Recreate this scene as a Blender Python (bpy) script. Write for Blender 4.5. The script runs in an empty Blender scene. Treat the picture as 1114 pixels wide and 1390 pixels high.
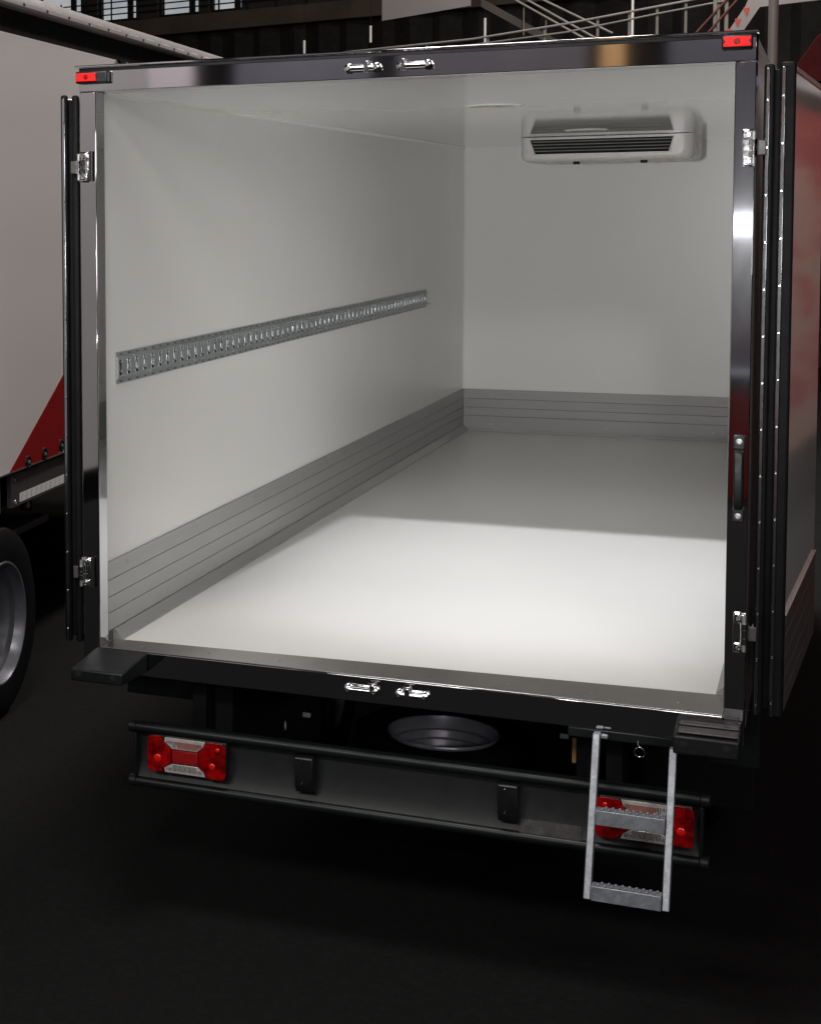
import bpy, bmesh, math, random
from mathutils import Matrix, Vector
random.seed(4)
R = math.radians
S = bpy.context.scene
COL = S.collection

# ------------------------------------------------------------------ camera, world, lamps, exposure
cd = bpy.data.cameras.new('camera'); cam = bpy.data.objects.new('camera', cd); COL.objects.link(cam)
cd.sensor_fit = 'AUTO'; cd.sensor_width = 36.0
FPX, CX, CY, PW, PH = 2295.802, 7.926, 456.184, 1114.0, 1390.0
cd.lens = 36.0 * FPX / PH                       # AUTO fit: the long side is the height
cd.shift_x = (PW / 2 - CX) / PH
cd.shift_y = (CY - PH / 2) / PH
cd.clip_start = 0.1; cd.clip_end = 300
yaw, pit, rol = 0.4572369, -0.0718804, 0.0121312
Mc = Matrix.Rotation(yaw, 4, 'Z') @ Matrix.Rotation(pit, 4, 'X') @ Matrix.Rotation(rol, 4, 'Y') @ Matrix.Rotation(math.pi / 2, 4, 'X')
cam.matrix_world = Matrix.Translation((2.33456, -5.48198, 1.54730)) @ Mc
S.camera = cam

W = bpy.data.worlds.new('World'); S.world = W; W.use_nodes = True
bg = W.node_tree.nodes['Background']; bg.inputs[0].default_value = (0.75, 0.82, 1.0, 1); bg.inputs[1].default_value = 0.004

def lamp(name, kind, loc, aim, energy, col=(1, .97, .93), **kw):
    l = bpy.data.lights.new(name, kind); l.energy = energy; l.color = col
    for k, v in kw.items(): setattr(l, k, v)
    o = bpy.data.objects.new(name, l); COL.objects.link(o); o.location = loc
    o.rotation_euler = (Vector(aim) - Vector(loc)).to_track_quat('-Z', 'Y').to_euler()
    return o

GZ = -1.02                                         # the carpet
# the show spotlight high behind the camera: its beam passes under the header and lands on the cargo floor
lamp('show_spotlight', 'SPOT', (-.35, -8.3, 7.58), (1.4, 2.5, 0), 8000, (.985, .985, 1), spot_size=R(15.0), spot_blend=1.0, shadow_soft_size=.11)
# hall lighting: rows of lamps under the hall roof, an overhead and a stand lamp, plus unseen fill lamps added as marked
lamp('hall_lamp', 'AREA', (-2.5, -12.0, 7.6), (-1.0, 0, 0.4), 420, (1, .96, .92), shape='RECTANGLE', size=5.0, size_y=1.2)
lamp('hall_lamp', 'AREA', (5.5, -12.0, 7.6), (2.5, 0, 0.4), 300, (1, .96, .92), shape='RECTANGLE', size=5.0, size_y=1.2)
lamp('hall_lamp', 'AREA', (0, 14.0, 8.4), (0, 16.0, 0), 300, (1, .9, .8), shape='RECTANGLE', size=8.0, size_y=2)
lamp('bay_fill_spot', 'SPOT', (4.2, -18.0, 5.2), (1.0, 0, 1.25), 1400, (1, .985, .97), spot_size=R(9.5), spot_blend=.5, shadow_soft_size=.5)  # unseen spot added to fill the cargo bay
lamp('bay_fill_spot', 'SPOT', (2.25, -18.0, 1.28), (1.0, 0, 1.2), 3200, (1, .985, .97), spot_size=R(9.5), spot_blend=.5, shadow_soft_size=.2)  # added low spot, fills the bay through to its end wall
lamp('neighbour_fill', 'AREA', (7.0, -11.0, 4.2), (-1.4, 1.0, 1.0), 190, (1, .97, .95), shape='RECTANGLE', size=2.5, size_y=2.0)  # unseen flood added to lift the neighbour truck and the left wall
lamp('overhead_lamp', 'AREA', (.5, -2.6, 6.8), (-.4, .6, .4), 190, (1, .97, .94), shape='RECTANGLE', size=2.0, size_y=1.8)
lamp('red_truck_fill', 'AREA', (1.2, 9.0, 7.6), (3.5, 9.0, .8), 750, (1, .95, .9), shape='RECTANGLE', size=3.0, size_y=1.0)  # added so the red truck shows up in the door reflection
lamp('stand_lamp', 'AREA', (1.35, -17.0, 1.32), (2.0, 0, 1.45), 4, (.9, .95, 1), shape='RECTANGLE', size=1.1, size_y=.2)
lamp('stand_fill', 'AREA', (-4.0, -13.0, 8.5), (-4.0, -19.0, 3.0), 1500, (1, .95, .95), shape='RECTANGLE', size=12.0, size_y=1)  # added to brighten the stands mirrored in the header
VS = S.view_settings
S.display_settings.display_device = 'sRGB'
VS.view_transform = 'Standard'; VS.look = 'None'; VS.exposure = 0; VS.gamma = 1
S.cycles.max_bounces = 10; S.cycles.diffuse_bounces = 6; S.cycles.glossy_bounces = 6
S.cycles.caustics_reflective = False; S.cycles.caustics_refractive = False
S.cycles.sample_clamp_indirect = 6

# ------------------------------------------------------------------ materials
def nodes(name):
    m = bpy.data.materials.new(name); m.use_nodes = True
    nt = m.node_tree; return m, nt, nt.nodes['Principled BSDF']
def setp(b, **k):
    names = {'base': 'Base Color', 'rough': 'Roughness', 'metal': 'Metallic', 'coat': 'Coat Weight', 'coatr': 'Coat Roughness',
             'spec': 'Specular IOR Level', 'trans': 'Transmission Weight', 'ior': 'IOR', 'emit': 'Emission Strength', 'ecol': 'Emission Color',
             'aniso': 'Anisotropic'}
    for a, v in k.items():
        if a in ('base', 'ecol') and len(v) == 3: v = (*v, 1)
        b.inputs[names[a]].default_value = v
def coords(nt, scale=(1, 1, 1)):
    tc = nt.nodes.new('ShaderNodeTexCoord'); mp = nt.nodes.new('ShaderNodeMapping'); mp.inputs['Scale'].default_value = scale
    nt.links.new(tc.outputs['Object'], mp.inputs[0]); return mp.outputs[0]
def noise(nt, vec, scale, detail=4, rough=.55):
    n = nt.nodes.new('ShaderNodeTexNoise'); n.inputs['Scale'].default_value = scale; n.inputs['Detail'].default_value = detail
    n.inputs['Roughness'].default_value = rough; nt.links.new(vec, n.inputs['Vector']); return n.outputs['Fac']
def ramp(nt, fac, stops):
    r = nt.nodes.new('ShaderNodeValToRGB'); e = r.color_ramp.elements
    while len(e) < len(stops): e.new(.5)
    for i, (p, c) in enumerate(stops):
        e[i].position = p; e[i].color = (*c, 1) if hasattr(c, '__len__') else (c, c, c, 1)
    nt.links.new(fac, r.inputs[0]); return r.outputs[0]
def bump(nt, b, fac, strength, dist=.01):
    n = nt.nodes.new('ShaderNodeBump'); n.inputs['Strength'].default_value = strength; n.inputs['Distance'].default_value = dist
    nt.links.new(fac, n.inputs['Height']); nt.links.new(n.outputs[0], b.inputs['Normal']); return n
def simple(name, base, rough=.5, metal=0, var=.12, vs=6, bs=0, bscale=60, stretch=(1, 1, 1), rv=.08, **k):
    """colour with slight wear, roughness variation and optional fine relief"""
    m, nt, b = nodes(name); setp(b, base=base, rough=rough, metal=metal, **k)
    v = coords(nt, stretch); n = noise(nt, v, vs, 6, .6)
    lo = tuple(c * (1 - var) for c in base); hi = tuple(min(1, c * (1 + var)) for c in base)
    nt.links.new(ramp(nt, n, [(.3, lo), (.7, hi)]), b.inputs['Base Color'])
    nt.links.new(ramp(nt, noise(nt, v, vs * 2.7, 5), [(.3, max(.02, rough - rv)), (.7, min(1, rough + rv))]), b.inputs['Roughness'])
    if bs: bump(nt, b, noise(nt, v, bscale, 4), bs, .004)
    return m
M = {}
M['panel'] = simple('white_composite', (.83, .825, .81), .06, var=.01, vs=1.5, rv=.01, bs=.008, bscale=1.3)
M['wallgrp'] = simple('white_composite_wall', (.83, .825, .81), .24, var=.01, vs=1.5, rv=.015, spec=.25)
M['floor'] = simple('white_cargo_floor', (.83, .825, .815), .30, var=.004, vs=2.0, rv=.01)
M['steel'] = simple('polished_steel', (.60, .60, .62), .045, 1, var=.03, vs=3, rv=.008, bs=.010, bscale=4, stretch=(1, 1, .35))
M['sill'] = simple('worn_aluminium', (.52, .50, .48), .22, 1, var=.04, vs=5, rv=.03)
M['chrome'] = simple('chrome', (.72, .72, .73), .08, 1, var=.05, vs=20, rv=.03, bs=.03, bscale=40)
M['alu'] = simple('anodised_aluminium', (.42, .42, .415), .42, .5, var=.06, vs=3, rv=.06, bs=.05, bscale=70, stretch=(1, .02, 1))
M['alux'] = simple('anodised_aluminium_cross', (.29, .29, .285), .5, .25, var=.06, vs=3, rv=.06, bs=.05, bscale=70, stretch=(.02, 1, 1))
M['strip'] = simple('clamp_strip_aluminium', (.50, .52, .57), .13, 1, var=.03, vs=9, rv=.01)
M['rail'] = simple('zinc_plated_steel', (.40, .43, .43), .42, .7, var=.10, vs=8, rv=.1)
M['slotm'] = simple('bright_zinc', (.58, .61, .65), .32, .8, var=.05)
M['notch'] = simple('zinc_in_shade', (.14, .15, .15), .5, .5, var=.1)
M['typep'] = simple('smudged_label_film', (.03, .03, .03), .5, var=.6, vs=30, spec=.25)
M['dalu'] = simple('dull_aluminium', (.10, .098, .095), .5, 0, var=.08, vs=5, rv=.04)
M['rubber'] = simple('black_rubber', (.006, .006, .0065), .6, var=.3, vs=12, bs=.05, bscale=90, spec=.14)
M['plastic'] = simple('black_plastic', (.010, .010, .011), .42, spec=.35, var=.2, vs=20, bs=.08, bscale=200)
M['paint'] = simple('black_chassis_paint', (.0085, .0112, .0112), .36, spec=.30, var=.15, vs=8, rv=.04, bs=.03, bscale=60)
M['dark'] = simple('dark_underbody', (.007, .0075, .0075), .8, var=.3, vs=6, spec=.08)
M['void'] = simple('dark_cavity', (.006, .006, .006), .8, var=.2)
M['red'] = simple('red_lens', (.40, .003, .004), .14, var=.25, vs=14, bs=.2, bscale=160, coat=.4)
M['marker'] = simple('red_marker_lens', (.75, .008, .008), .35, var=.1, vs=40, bs=.3, bscale=220, spec=.2, ecol=(1, .010, .008), emit=.55)
def lens(name, tcol, dcol, wt, rough=.08, bsc=260, vns=24, vsc=(1, 1, 1), lo=.35, hi=1.25):
    m, nt, b = nodes(name); setp(b, base=dcol, rough=rough, coat=.3)
    tr = nt.nodes.new('ShaderNodeBsdfTransparent'); tr.inputs[0].default_value = (*tcol, 1)
    mx = nt.nodes.new('ShaderNodeMixShader'); fr = nt.nodes.new('ShaderNodeFresnel'); fr.inputs[0].default_value = 1.45
    sub = nt.nodes.new('ShaderNodeMath'); sub.operation = 'SUBTRACT'; sub.inputs[0].default_value = wt; nt.links.new(fr.outputs[0], sub.inputs[1]); sub.use_clamp = True
    nt.links.new(sub.outputs[0], mx.inputs[0]); nt.links.new(b.outputs[0], mx.inputs[1]); nt.links.new(tr.outputs[0], mx.inputs[2])
    nt.links.new(mx.outputs[0], nt.nodes['Material Output'].inputs['Surface'])
    cv = coords(nt, vsc); nt.links.new(ramp(nt, noise(nt, cv, vns, 5, .6), [(.38, tuple(c * lo for c in dcol)), (.62, tuple(min(1, c * hi) for c in dcol))]), b.inputs['Base Color'])  # light and dark blotches imitate light refracted inside the lens
    v = coords(nt, (1, .2, 1)); w = nt.nodes.new('ShaderNodeTexWave'); w.inputs['Scale'].default_value = bsc / 4; nt.links.new(v, w.inputs['Vector'])
    bump(nt, b, w.outputs['Fac'], .25, .002); return m
M['red'] = lens('red_lens', (.85, .012, .012), (.48, .004, .005), .45)
M['redd'] = simple('red_reflex', (.30, .003, .004), .2, var=.2, vs=60, bs=.5, bscale=500)
M['clear'] = lens('clear_lens', (.72, .70, .68), (.22, .21, .20), .55, vns=110, vsc=(2.2, 1, .5), lo=.12, hi=1.5)
M['hotspotred'] = simple('bright_red_highlight', (.75, .010, .008), .2, var=.1, vs=60, coat=.4)  # colour of the imitated hot spots on the tail lenses
M['bowl'] = simple('lamp_reflector', (.62, .62, .62), .28, .85, var=.08, vs=20)
M['darkred'] = simple('dark_red_lens', (.20, .004, .006), .2, var=.2, vs=40)
M['clear'] = simple('clear_lens', (.42, .40, .38), .12, var=.15, vs=40, coat=.6)
M['amber'] = simple('rosy_clear_lens', (.30, .13, .11), .14, var=.2, vs=40, coat=.6)
M['rim'] = simple('silver_rim_paint', (.17, .17, .195), .36, .35, var=.08, vs=7)
M['rimspare'] = simple('pale_rim_primer', (.33, .32, .375), .36, .3, var=.08, vs=7)
M['white'] = simple('white_truck_side', (.78, .74, .73), .3, var=.003, vs=1.2, rv=.008)
M['redpaint'] = simple('dark_red_print', (.30, .008, .008), .3, var=.01, vs=4, rv=.01)
M['skirtlight'] = simple('grey_column_paint', (.17, .15, .14), .5, var=.06, vs=3)
M['tape'] = simple('reflective_tape', (.92, .92, .92), .35, var=.04, vs=60)
M['skirt'] = simple('grey_skirt_paint', (.075, .065, .066), .4, var=.15, vs=6)
M['evap'] = simple('white_plastic_housing', (.78, .765, .745), .3, var=.02, vs=4)
M['greyp'] = simple('grey_plastic', (.30, .30, .29), .4, var=.05, vs=9)
M['carpet'] = simple('black_carpet', (.0135, .0135, .0135), .95, var=.18, vs=38, bs=.3, bscale=500, spec=.06)
M['wallp'] = simple('dark_hall_plaster', (.05, .042, .036), .8, var=.3, vs=.8)
M['beam'] = simple('brown_concrete', (.13, .10, .075), .8, var=.3, vs=1.1, bs=.3, bscale=9)
M['drape'] = simple('black_curtain', (.018, .017, .015), .85, var=.3, vs=3)
M['banner'] = simple('grey_banner', (.30, .28, .28), .6, var=.06, vs=1.3)
M['railm'] = simple('grey_railing_paint', (.17, .16, .145), .5, var=.15, vs=6)
M['redr'] = simple('rusty_red_railing', (.10, .025, .02), .5, var=.2, vs=6)
M['fascia'] = simple('pale_pinkish_fascia', (.25, .225, .225), .5, var=.04, vs=2)
M['orange'] = simple('orange_red_print', (.48, .05, .02), .5, var=.05, vs=9)
M['bluep'] = simple('blue_paint', (.03, .10, .26), .4, var=.08, vs=3)
M['redstand'] = simple('red_stand_wall', (.40, .02, .02), .35, var=.06, vs=3)
M['redcloth'] = simple('dark_red_cloth', (.03, .002, .002), .8, var=.3, vs=3, spec=.1)
M['greystand'] = simple('grey_stand_wall', (.42, .38, .39), .5, var=.08, vs=1)
M['midstand'] = simple('slate_stand_wall', (.06, .054, .062), .5, var=.12, vs=1)
M['darkstand'] = simple('dark_stand_wall', (.09, .088, .105), .4, var=.2, vs=2)
M['warm'] = simple('warm_wood', (.45, .26, .10), .5, var=.2, vs=4)

def galv():
    m, nt, b = nodes('galvanised_steel'); setp(b, metal=.5, rough=.45)
    v = coords(nt); vo = nt.nodes.new('ShaderNodeTexVoronoi'); vo.inputs['Scale'].default_value = 130; nt.links.new(v, vo.inputs['Vector'])
    s = nt.nodes.new('ShaderNodeSeparateColor'); nt.links.new(vo.outputs['Color'], s.inputs[0])
    nt.links.new(ramp(nt, s.outputs[0], [(0, (.29, .31, .345)), (1, (.38, .40, .44))]), b.inputs['Base Color'])
    nt.links.new(ramp(nt, noise(nt, v, 30, 6), [(.35, .32), (.65, .55)]), b.inputs['Roughness'])
    bump(nt, b, noise(nt, v, 90, 4), .12, .003); return m
M['galv'] = galv()
def pane():
    m, nt, b = nodes('overcast_window_light'); v = coords(nt)
    setp(b, base=(.1, .1, .1), rough=.2, emit=.42)
    nt.links.new(ramp(nt, noise(nt, v, .9, 4), [(.35, (.66, .72, .80)), (.65, (1, 1, 1))]), b.inputs['Emission Color']); return m
M['pane'] = pane()
def sunset():
    m, nt, b = nodes('red_cloud_print'); setp(b, rough=.25, coat=.3); v = coords(nt, (1, .35, 1.6))
    n = noise(nt, v, 1.1, 7, .6)
    nt.links.new(ramp(nt, n, [(.3, (.20, .02, .02)), (.48, (.42, .03, .03)), (.56, (.5, .25, .2)), (.68, (.36, .24, .21))]), b.inputs['Base Color']); return m
M['sunset'] = sunset()

# ------------------------------------------------------------------ mesh builder
class MB:
    def __init__(s, T=None): s.bm = bmesh.new(); s.T = T or Matrix.Identity(4)
    def v(s, p): return s.bm.verts.new(s.T @ Vector(p))
    def face(s, vs):
        try: return s.bm.faces.new(vs)
        except ValueError: return None
    def box(s, x0, x1, y0, y1, z0, z1):
        c = [s.v(p) for p in ((x0, y0, z0), (x1, y0, z0), (x1, y1, z0), (x0, y1, z0), (x0, y0, z1), (x1, y0, z1), (x1, y1, z1), (x0, y1, z1))]
        for f in ((0, 3, 2, 1), (4, 5, 6, 7), (0, 1, 5, 4), (1, 2, 6, 5), (2, 3, 7, 6), (3, 0, 4, 7)): s.face([c[i] for i in f])
        return s
    def prism(s, pts, vec):
        a = [s.v(p) for p in pts]; b = [s.v(Vector(p) + Vector(vec)) for p in pts]; n = len(pts)
        s.face(a[::-1]); s.face(b)
        for i in range(n): s.face([a[i], a[(i + 1) % n], b[(i + 1) % n], b[i]])
        return s
    def ring(s, c, ax, r, n, ref=None):
        ax = Vector(ax).normalized(); u = ax.orthogonal().normalized(); w = ax.cross(u)
        return [s.v(Vector(c) + u * (r * math.cos(2 * math.pi * i / n)) + w * (r * math.sin(2 * math.pi * i / n))) for i in range(n)]
    def cyl(s, p0, p1, r, n=16, r2=None):
        ax = Vector(p1) - Vector(p0); a = s.ring(p0, ax, r, n); b = s.ring(p1, ax, r if r2 is None else r2, n)
        s.face(a[::-1]); s.face(b)
        for i in range(n): s.face([a[i], a[(i + 1) % n], b[(i + 1) % n], b[i]])
        return s
    def lathe(s, prof, o, ax, n=48, cap0=False, cap1=False):
        """prof: list of (radius, height along ax)"""
        ax = Vector(ax).normalized(); rows = [s.ring(Vector(o) + ax * h, ax, r, n) for r, h in prof]
        for a, b in zip(rows, rows[1:]):
            for i in range(n): s.face([a[i], a[(i + 1) % n], b[(i + 1) % n], b[i]])
        if cap0: s.face(rows[0][::-1])
        if cap1: s.face(rows[-1])
        return s
    def torus(s, c, ax, r, t, n=32, m=8):
        ax = Vector(ax).normalized(); u = ax.orthogonal().normalized(); w = ax.cross(u); rows = []
        for i in range(n):
            a = 2 * math.pi * i / n; d = u * math.cos(a) + w * math.sin(a); cc = Vector(c) + d * r
            rows.append([s.v(cc + d * (t * math.cos(2 * math.pi * j / m)) + ax * (t * math.sin(2 * math.pi * j / m))) for j in range(m)])
        for i in range(n):
            for j in range(m): s.face([rows[i][j], rows[(i + 1) % n][j], rows[(i + 1) % n][(j + 1) % m], rows[i][(j + 1) % m]])
        return s
    def tube(s, pts, r, n=10):
        for a, b in zip(pts, pts[1:]): s.cyl(a, b, r, n)
        return s
    def mesh(s, name, mat, smooth=True, ang=35):
        bmesh.ops.recalc_face_normals(s.bm, faces=s.bm.faces[:])
        me = bpy.data.meshes.new(name); s.bm.to_mesh(me); s.bm.free()
        me.materials.append(mat if not isinstance(mat, str) else M[mat])
        if smooth:
            for p in me.polygons: p.use_smooth = True
            me.set_sharp_from_angle(angle=R(ang))
        return me
    def build(s, name, mat, parent=None, bev=0, seg=2, label=None, smooth=True, ang=35, kind=None):
        return link(name, s.mesh(name, mat, smooth, ang), parent, bev, seg, label, kind)
def link(name, me, parent=None, bev=0, seg=2, label=None, kind=None):
    o = bpy.data.objects.new(name, me); COL.objects.link(o); adopt(o, parent)
    if bev:
        b = o.modifiers.new('edge', 'BEVEL'); b.width = bev; b.segments = seg; b.limit_method = 'ANGLE'; b.angle_limit = R(40); b.harden_normals = False
    if label: o['label'] = label
    if kind: o['kind'] = kind
    return o
def adopt(o, parent):
    if parent is None: return
    o.parent = parent
    if parent.type == 'EMPTY': o.matrix_parent_inverse = Matrix.Translation(parent.location).inverted()
def thing(name, label, cat, loc, group=None):
    o = bpy.data.objects.new(name, None); COL.objects.link(o); o.location = loc; o.empty_display_size = .1
    o['label'] = label; o['category'] = cat
    if group: o['group'] = group
    return o
def tag(o, label, cat, group=None):
    o['label'] = label; o['category'] = cat
    if group: o['group'] = group
    return o
def move(o, parent, dx, dy=0, dz=0):                 # a copy of a part, shifted
    c = o.copy(); COL.objects.link(c); c.parent = parent
    c.matrix_parent_inverse = o.matrix_parent_inverse.copy() if parent == o.parent else Matrix.Identity(4)
    c.location = o.location + Vector((dx, dy, dz)); return c
def screw(name, p, ax, r, h, parent, mat='chrome', n=10):
    ax = Vector(ax); q = Vector(p)
    return MB().lathe([(r, 0), (r, h * .5), (r * .7, h), (r * .35, h), (r * .3, h * .5)], q, ax, n, True, True).build(name, mat, parent)

# ------------------------------------------------------------------ setting
f = MB(); f.box(-45, 45, -45, 60, GZ - .2, GZ); f.build('floor', 'carpet', kind='structure', smooth=False)
h = MB(); h.box(-46, -45, -45, 60, GZ, 11); h.box(45, 46, -45, 60, GZ, 11); h.box(-46, 46, 60, 61, GZ, 11); h.box(-46, 46, -46, -45, GZ, 11)
h.build('hall_wall', 'wallp', kind='structure', smooth=False)
MB().box(-46, 46, -46, 61, 11, 11.3).build('ceiling', 'wallp', kind='structure', smooth=False)

# ------------------------------------------------------------------ the refrigerated truck
WI, HI, LL = 2.05, 1.9713, 6.5214
XL, XR = -.0071, WI + .0071
PA, PB, HC = .0635, .0589, .0827
truck = thing('box_truck', 'refrigerated box truck with its rear doors folded open and a bright empty cargo bay', 'truck', (1.0, 0, GZ))

# frame: header, two posts, sill
MB().box(-PA, WI + PB, 0, .09, HI, HI + HC).build('frame_header', 'steel', truck, .003)
MB().prism([(-PA - .012, -.012, HI + HC), (WI + PB + .004, -.012, HI + HC), (WI + PB + .004, .09, HI + HC + .004), (-PA - .012, .09, HI + HC + .004)], (0, 0, .008)).build('header_cap', 'steel', truck, .002)
MB().box(-PA + .002, WI + PB - .002, -.004, -.0003, HI + HC - .013, HI + HC - .0005).build('header_seal', 'rubber', truck, .001)
MB().box(-PA, 0, 0, .0757, -.088, HI - .0005).build('frame_post', 'steel', truck, .003)
MB().box(WI, WI + PB, 0, .0757, -.088, HI - .0005).build('frame_post', 'steel', truck, .003)
MB().box(.0005, WI - .0005, 0, .04, -.088, -.002).build('frame_sill', 'steel', truck, .003)
sp = MB().prism([(.001, -.001, -.0015), (WI - .001, -.001, -.0015), (WI - .001, .23, -.0015), (.001, .125, -.0015)], (0, 0, .004)).build('sill_plate', 'sill', truck, .0015)
for i in range(8): screw('sill_screw', (.13 + i * .255, .06 + i * .004, .0024), (0, 0, 1), .005, .0015, sp, 'sill')

# cargo box: walls, bulkhead, ceiling, floor (each a real slab)
MB().box(XL - .05, XL, .0758, LL + .05, -.05, HI + .05).build('side_wall', 'wallgrp', truck, smooth=False)
MB().box(XR, XR + .045, .0758, LL + .05, -.05, HI + .05).build('side_wall', 'wallgrp', truck, smooth=False)
MB().box(XL - .0005, XR + .0005, LL, LL + .05, -.05, HI + .05).build('front_wall', 'wallgrp', truck, smooth=False)
MB().box(XL + .0005, XR - .0005, .0905, LL - .0005, HI, HI + .05).build('roof_panel', 'panel', truck, smooth=False)
MB().box(XL - .056, XL - .0505, .0958, LL + .05, -.06, HI + .05).build('side_skin', 'white', truck, smooth=False)
MB().box(XR + .0455, XR + .0505, .0958, LL + .05, -.06, HI + .05).build('side_skin', 'white', truck, smooth=False)
MB().box(XL - .05, XR + .05, .095, LL + .05, HI + .0515, HI + .08).build('roof', 'white', truck, .005)
MB().box(XL + .0005, XR - .0005, .10, LL - .0005, -.06, -.0018).build('cargo_floor', 'floor', truck, smooth=False)
# corner mouldings
MB().prism([(XL, .08, HI), (XL + .012, .08, HI), (XL, .08, HI - .012)], (0, LL - .09, 0)).build('corner_moulding', 'panel', truck)
MB().prism([(XL, LL, .3), (XL + .01, LL, .3), (XL, LL - .01, .3)], (0, 0, HI - .32)).build('corner_moulding', 'panel', truck)

# kick plates: four extruded strips with a dark joint between them, and a sloping cove at the floor
ZK = [(.2905, .2258), (.2240, .1638), (.1620, .1058), (.1040, .040)]
def kick(x, sgn):
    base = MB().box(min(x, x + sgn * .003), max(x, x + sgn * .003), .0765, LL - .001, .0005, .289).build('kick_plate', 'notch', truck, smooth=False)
    for z1, z0 in ZK:
        a, b = sorted((x + sgn * .0031, x + sgn * .0075))
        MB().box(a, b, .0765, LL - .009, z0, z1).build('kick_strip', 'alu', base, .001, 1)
    xs = x + sgn * .0031
    yc = .128 if sgn > 0 else .232
    MB().prism([(xs, yc, .038), (xs + sgn * .006, yc, .038), (xs + sgn * .0375, yc, .006), (xs + sgn * .0375, yc, -.0015), (xs, yc, -.0015)], (0, LL - .009 - yc, 0)).build('cove_strip', 'alu', base)
    MB().box(*sorted((xs + sgn * .0076, xs + sgn * .013)), yc, LL - .01, .028, .0315).build('cove_bead', 'alu', base)
    for i in range(9):
        for z in (.262, .06): screw('plate_screw', (x + sgn * .0075, .26 + i * .76, z), (sgn, 0, 0), .006, .002, base, 'alu')
kick(XL, 1); kick(XR, -1)
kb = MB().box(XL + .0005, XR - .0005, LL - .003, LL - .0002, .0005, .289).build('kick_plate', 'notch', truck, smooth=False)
for z1, z0 in ZK[:3] + [(.1035, .004)]:
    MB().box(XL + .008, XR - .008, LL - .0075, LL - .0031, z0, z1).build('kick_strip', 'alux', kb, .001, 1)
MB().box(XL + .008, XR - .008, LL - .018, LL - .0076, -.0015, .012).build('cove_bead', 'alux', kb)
for x in (.19, .95, 1.62):
    for z in (.262, .05): screw('plate_screw', (x, LL - .0075, z), (0, -1, 0), .006, .002, kb, 'alu')

# lashing rail on the left wall: flanges, two raised ridges, sunk web and keyhole slots
RY0, RY1, RZ0, RZ1 = .178, 5.326, .927, 1.042
prof = [(0, RZ0), (.003, RZ0), (.003, RZ0 + .016), (.011, RZ0 + .019), (.011, RZ0 + .025), (.0045, RZ0 + .029), (.0045, RZ1 - .029), (.011, RZ1 - .025),
        (.011, RZ1 - .019), (.003, RZ1 - .016), (.003, RZ1), (0, RZ1)]
rail = MB().prism([(XL + a, RY0, z) for a, z in prof], (0, RY1 - RY0, 0)).build('lashing_rail', 'rail', truck, label='zinc lashing rail with a row of keyhole slots')
MB().box(XL + .0046, XL + .011, RY0 + .001, RY0 + .010, RZ0 + .027, RZ1 - .027).build('rail_end', 'rail', rail)
def slot_mesh():
    m = MB(); out, inn = [], []
    for k in range(28):
        a = 2 * math.pi * k / 28; w = .0150 if abs(math.sin(a)) > .5 else .0085
        zz = .0300 * math.sin(a); yy = (1 if math.cos(a) > 0 else -1) * w * min(1, 1.5 * math.sqrt(max(0, 1 - abs(math.sin(a)) ** 3)))
        out.append((yy * 1.25, zz * 1.12)); inn.append((yy, zz))
    o0 = [m.v((0, y, z)) for y, z in out]; o1 = [m.v((.0016, y * .97, z * .97)) for y, z in out]; i1 = [m.v((.0016, y, z)) for y, z in inn]; i0 = [m.v((.0003, y * .95, z * .95)) for y, z in inn]
    for k in range(28):
        j = (k + 1) % 28
        for A, B in ((o0, o1), (o1, i1), (i1, i0)): m.face([A[k], A[j], B[j], B[k]])
    return m.mesh('slot', 'slotm')
def slot_dark():
    m = MB()
    for zc in (.0165, -.0165): m.cyl((0, 0, zc), (.0008, 0, zc), .0135, 14)
    m.box(0, .0007, -.0085, .0085, -.012, .012); return m.mesh('slot_hole', 'void')
SM, SD = slot_mesh(), slot_dark()
ST = MB().lathe([(.0048, 0), (.0046, .0025), (.002, .0038)], (0, 0, 0), (1, 0, 0), 10, False, True).mesh('slot_glint', 'slotm')  # bright studs stand in for the highlights in each slot
n = 0
y = .215
while y < RY1 - .03:
    o = link('slot', SM, rail); o.location = (XL + .0046, y, (RZ0 + RZ1) / 2)
    d = bpy.data.objects.new('slot_hole', SD); COL.objects.link(d); d.parent = rail; d.location = (XL + .0047, y, (RZ0 + RZ1) / 2)
    for zz in (.0205, -.0135):
        e_ = bpy.data.objects.new('slot_glint', ST); COL.objects.link(e_); e_.parent = rail; e_.location = (XL + .0048, y + .003, (RZ0 + RZ1) / 2 + zz)
    y += .0805; n += 1
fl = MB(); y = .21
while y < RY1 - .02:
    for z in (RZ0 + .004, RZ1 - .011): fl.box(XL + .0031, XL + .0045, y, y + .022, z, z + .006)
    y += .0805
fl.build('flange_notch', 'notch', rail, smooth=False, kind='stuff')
for i in range(11):
    for z in (RZ0 + .022, RZ1 - .022): screw('rail_rivet', (XL + .011, .33 + i * .49 + (.17 if z < .98 else 0), z), (1, 0, 0), .007, .004, rail, 'rail')

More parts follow.
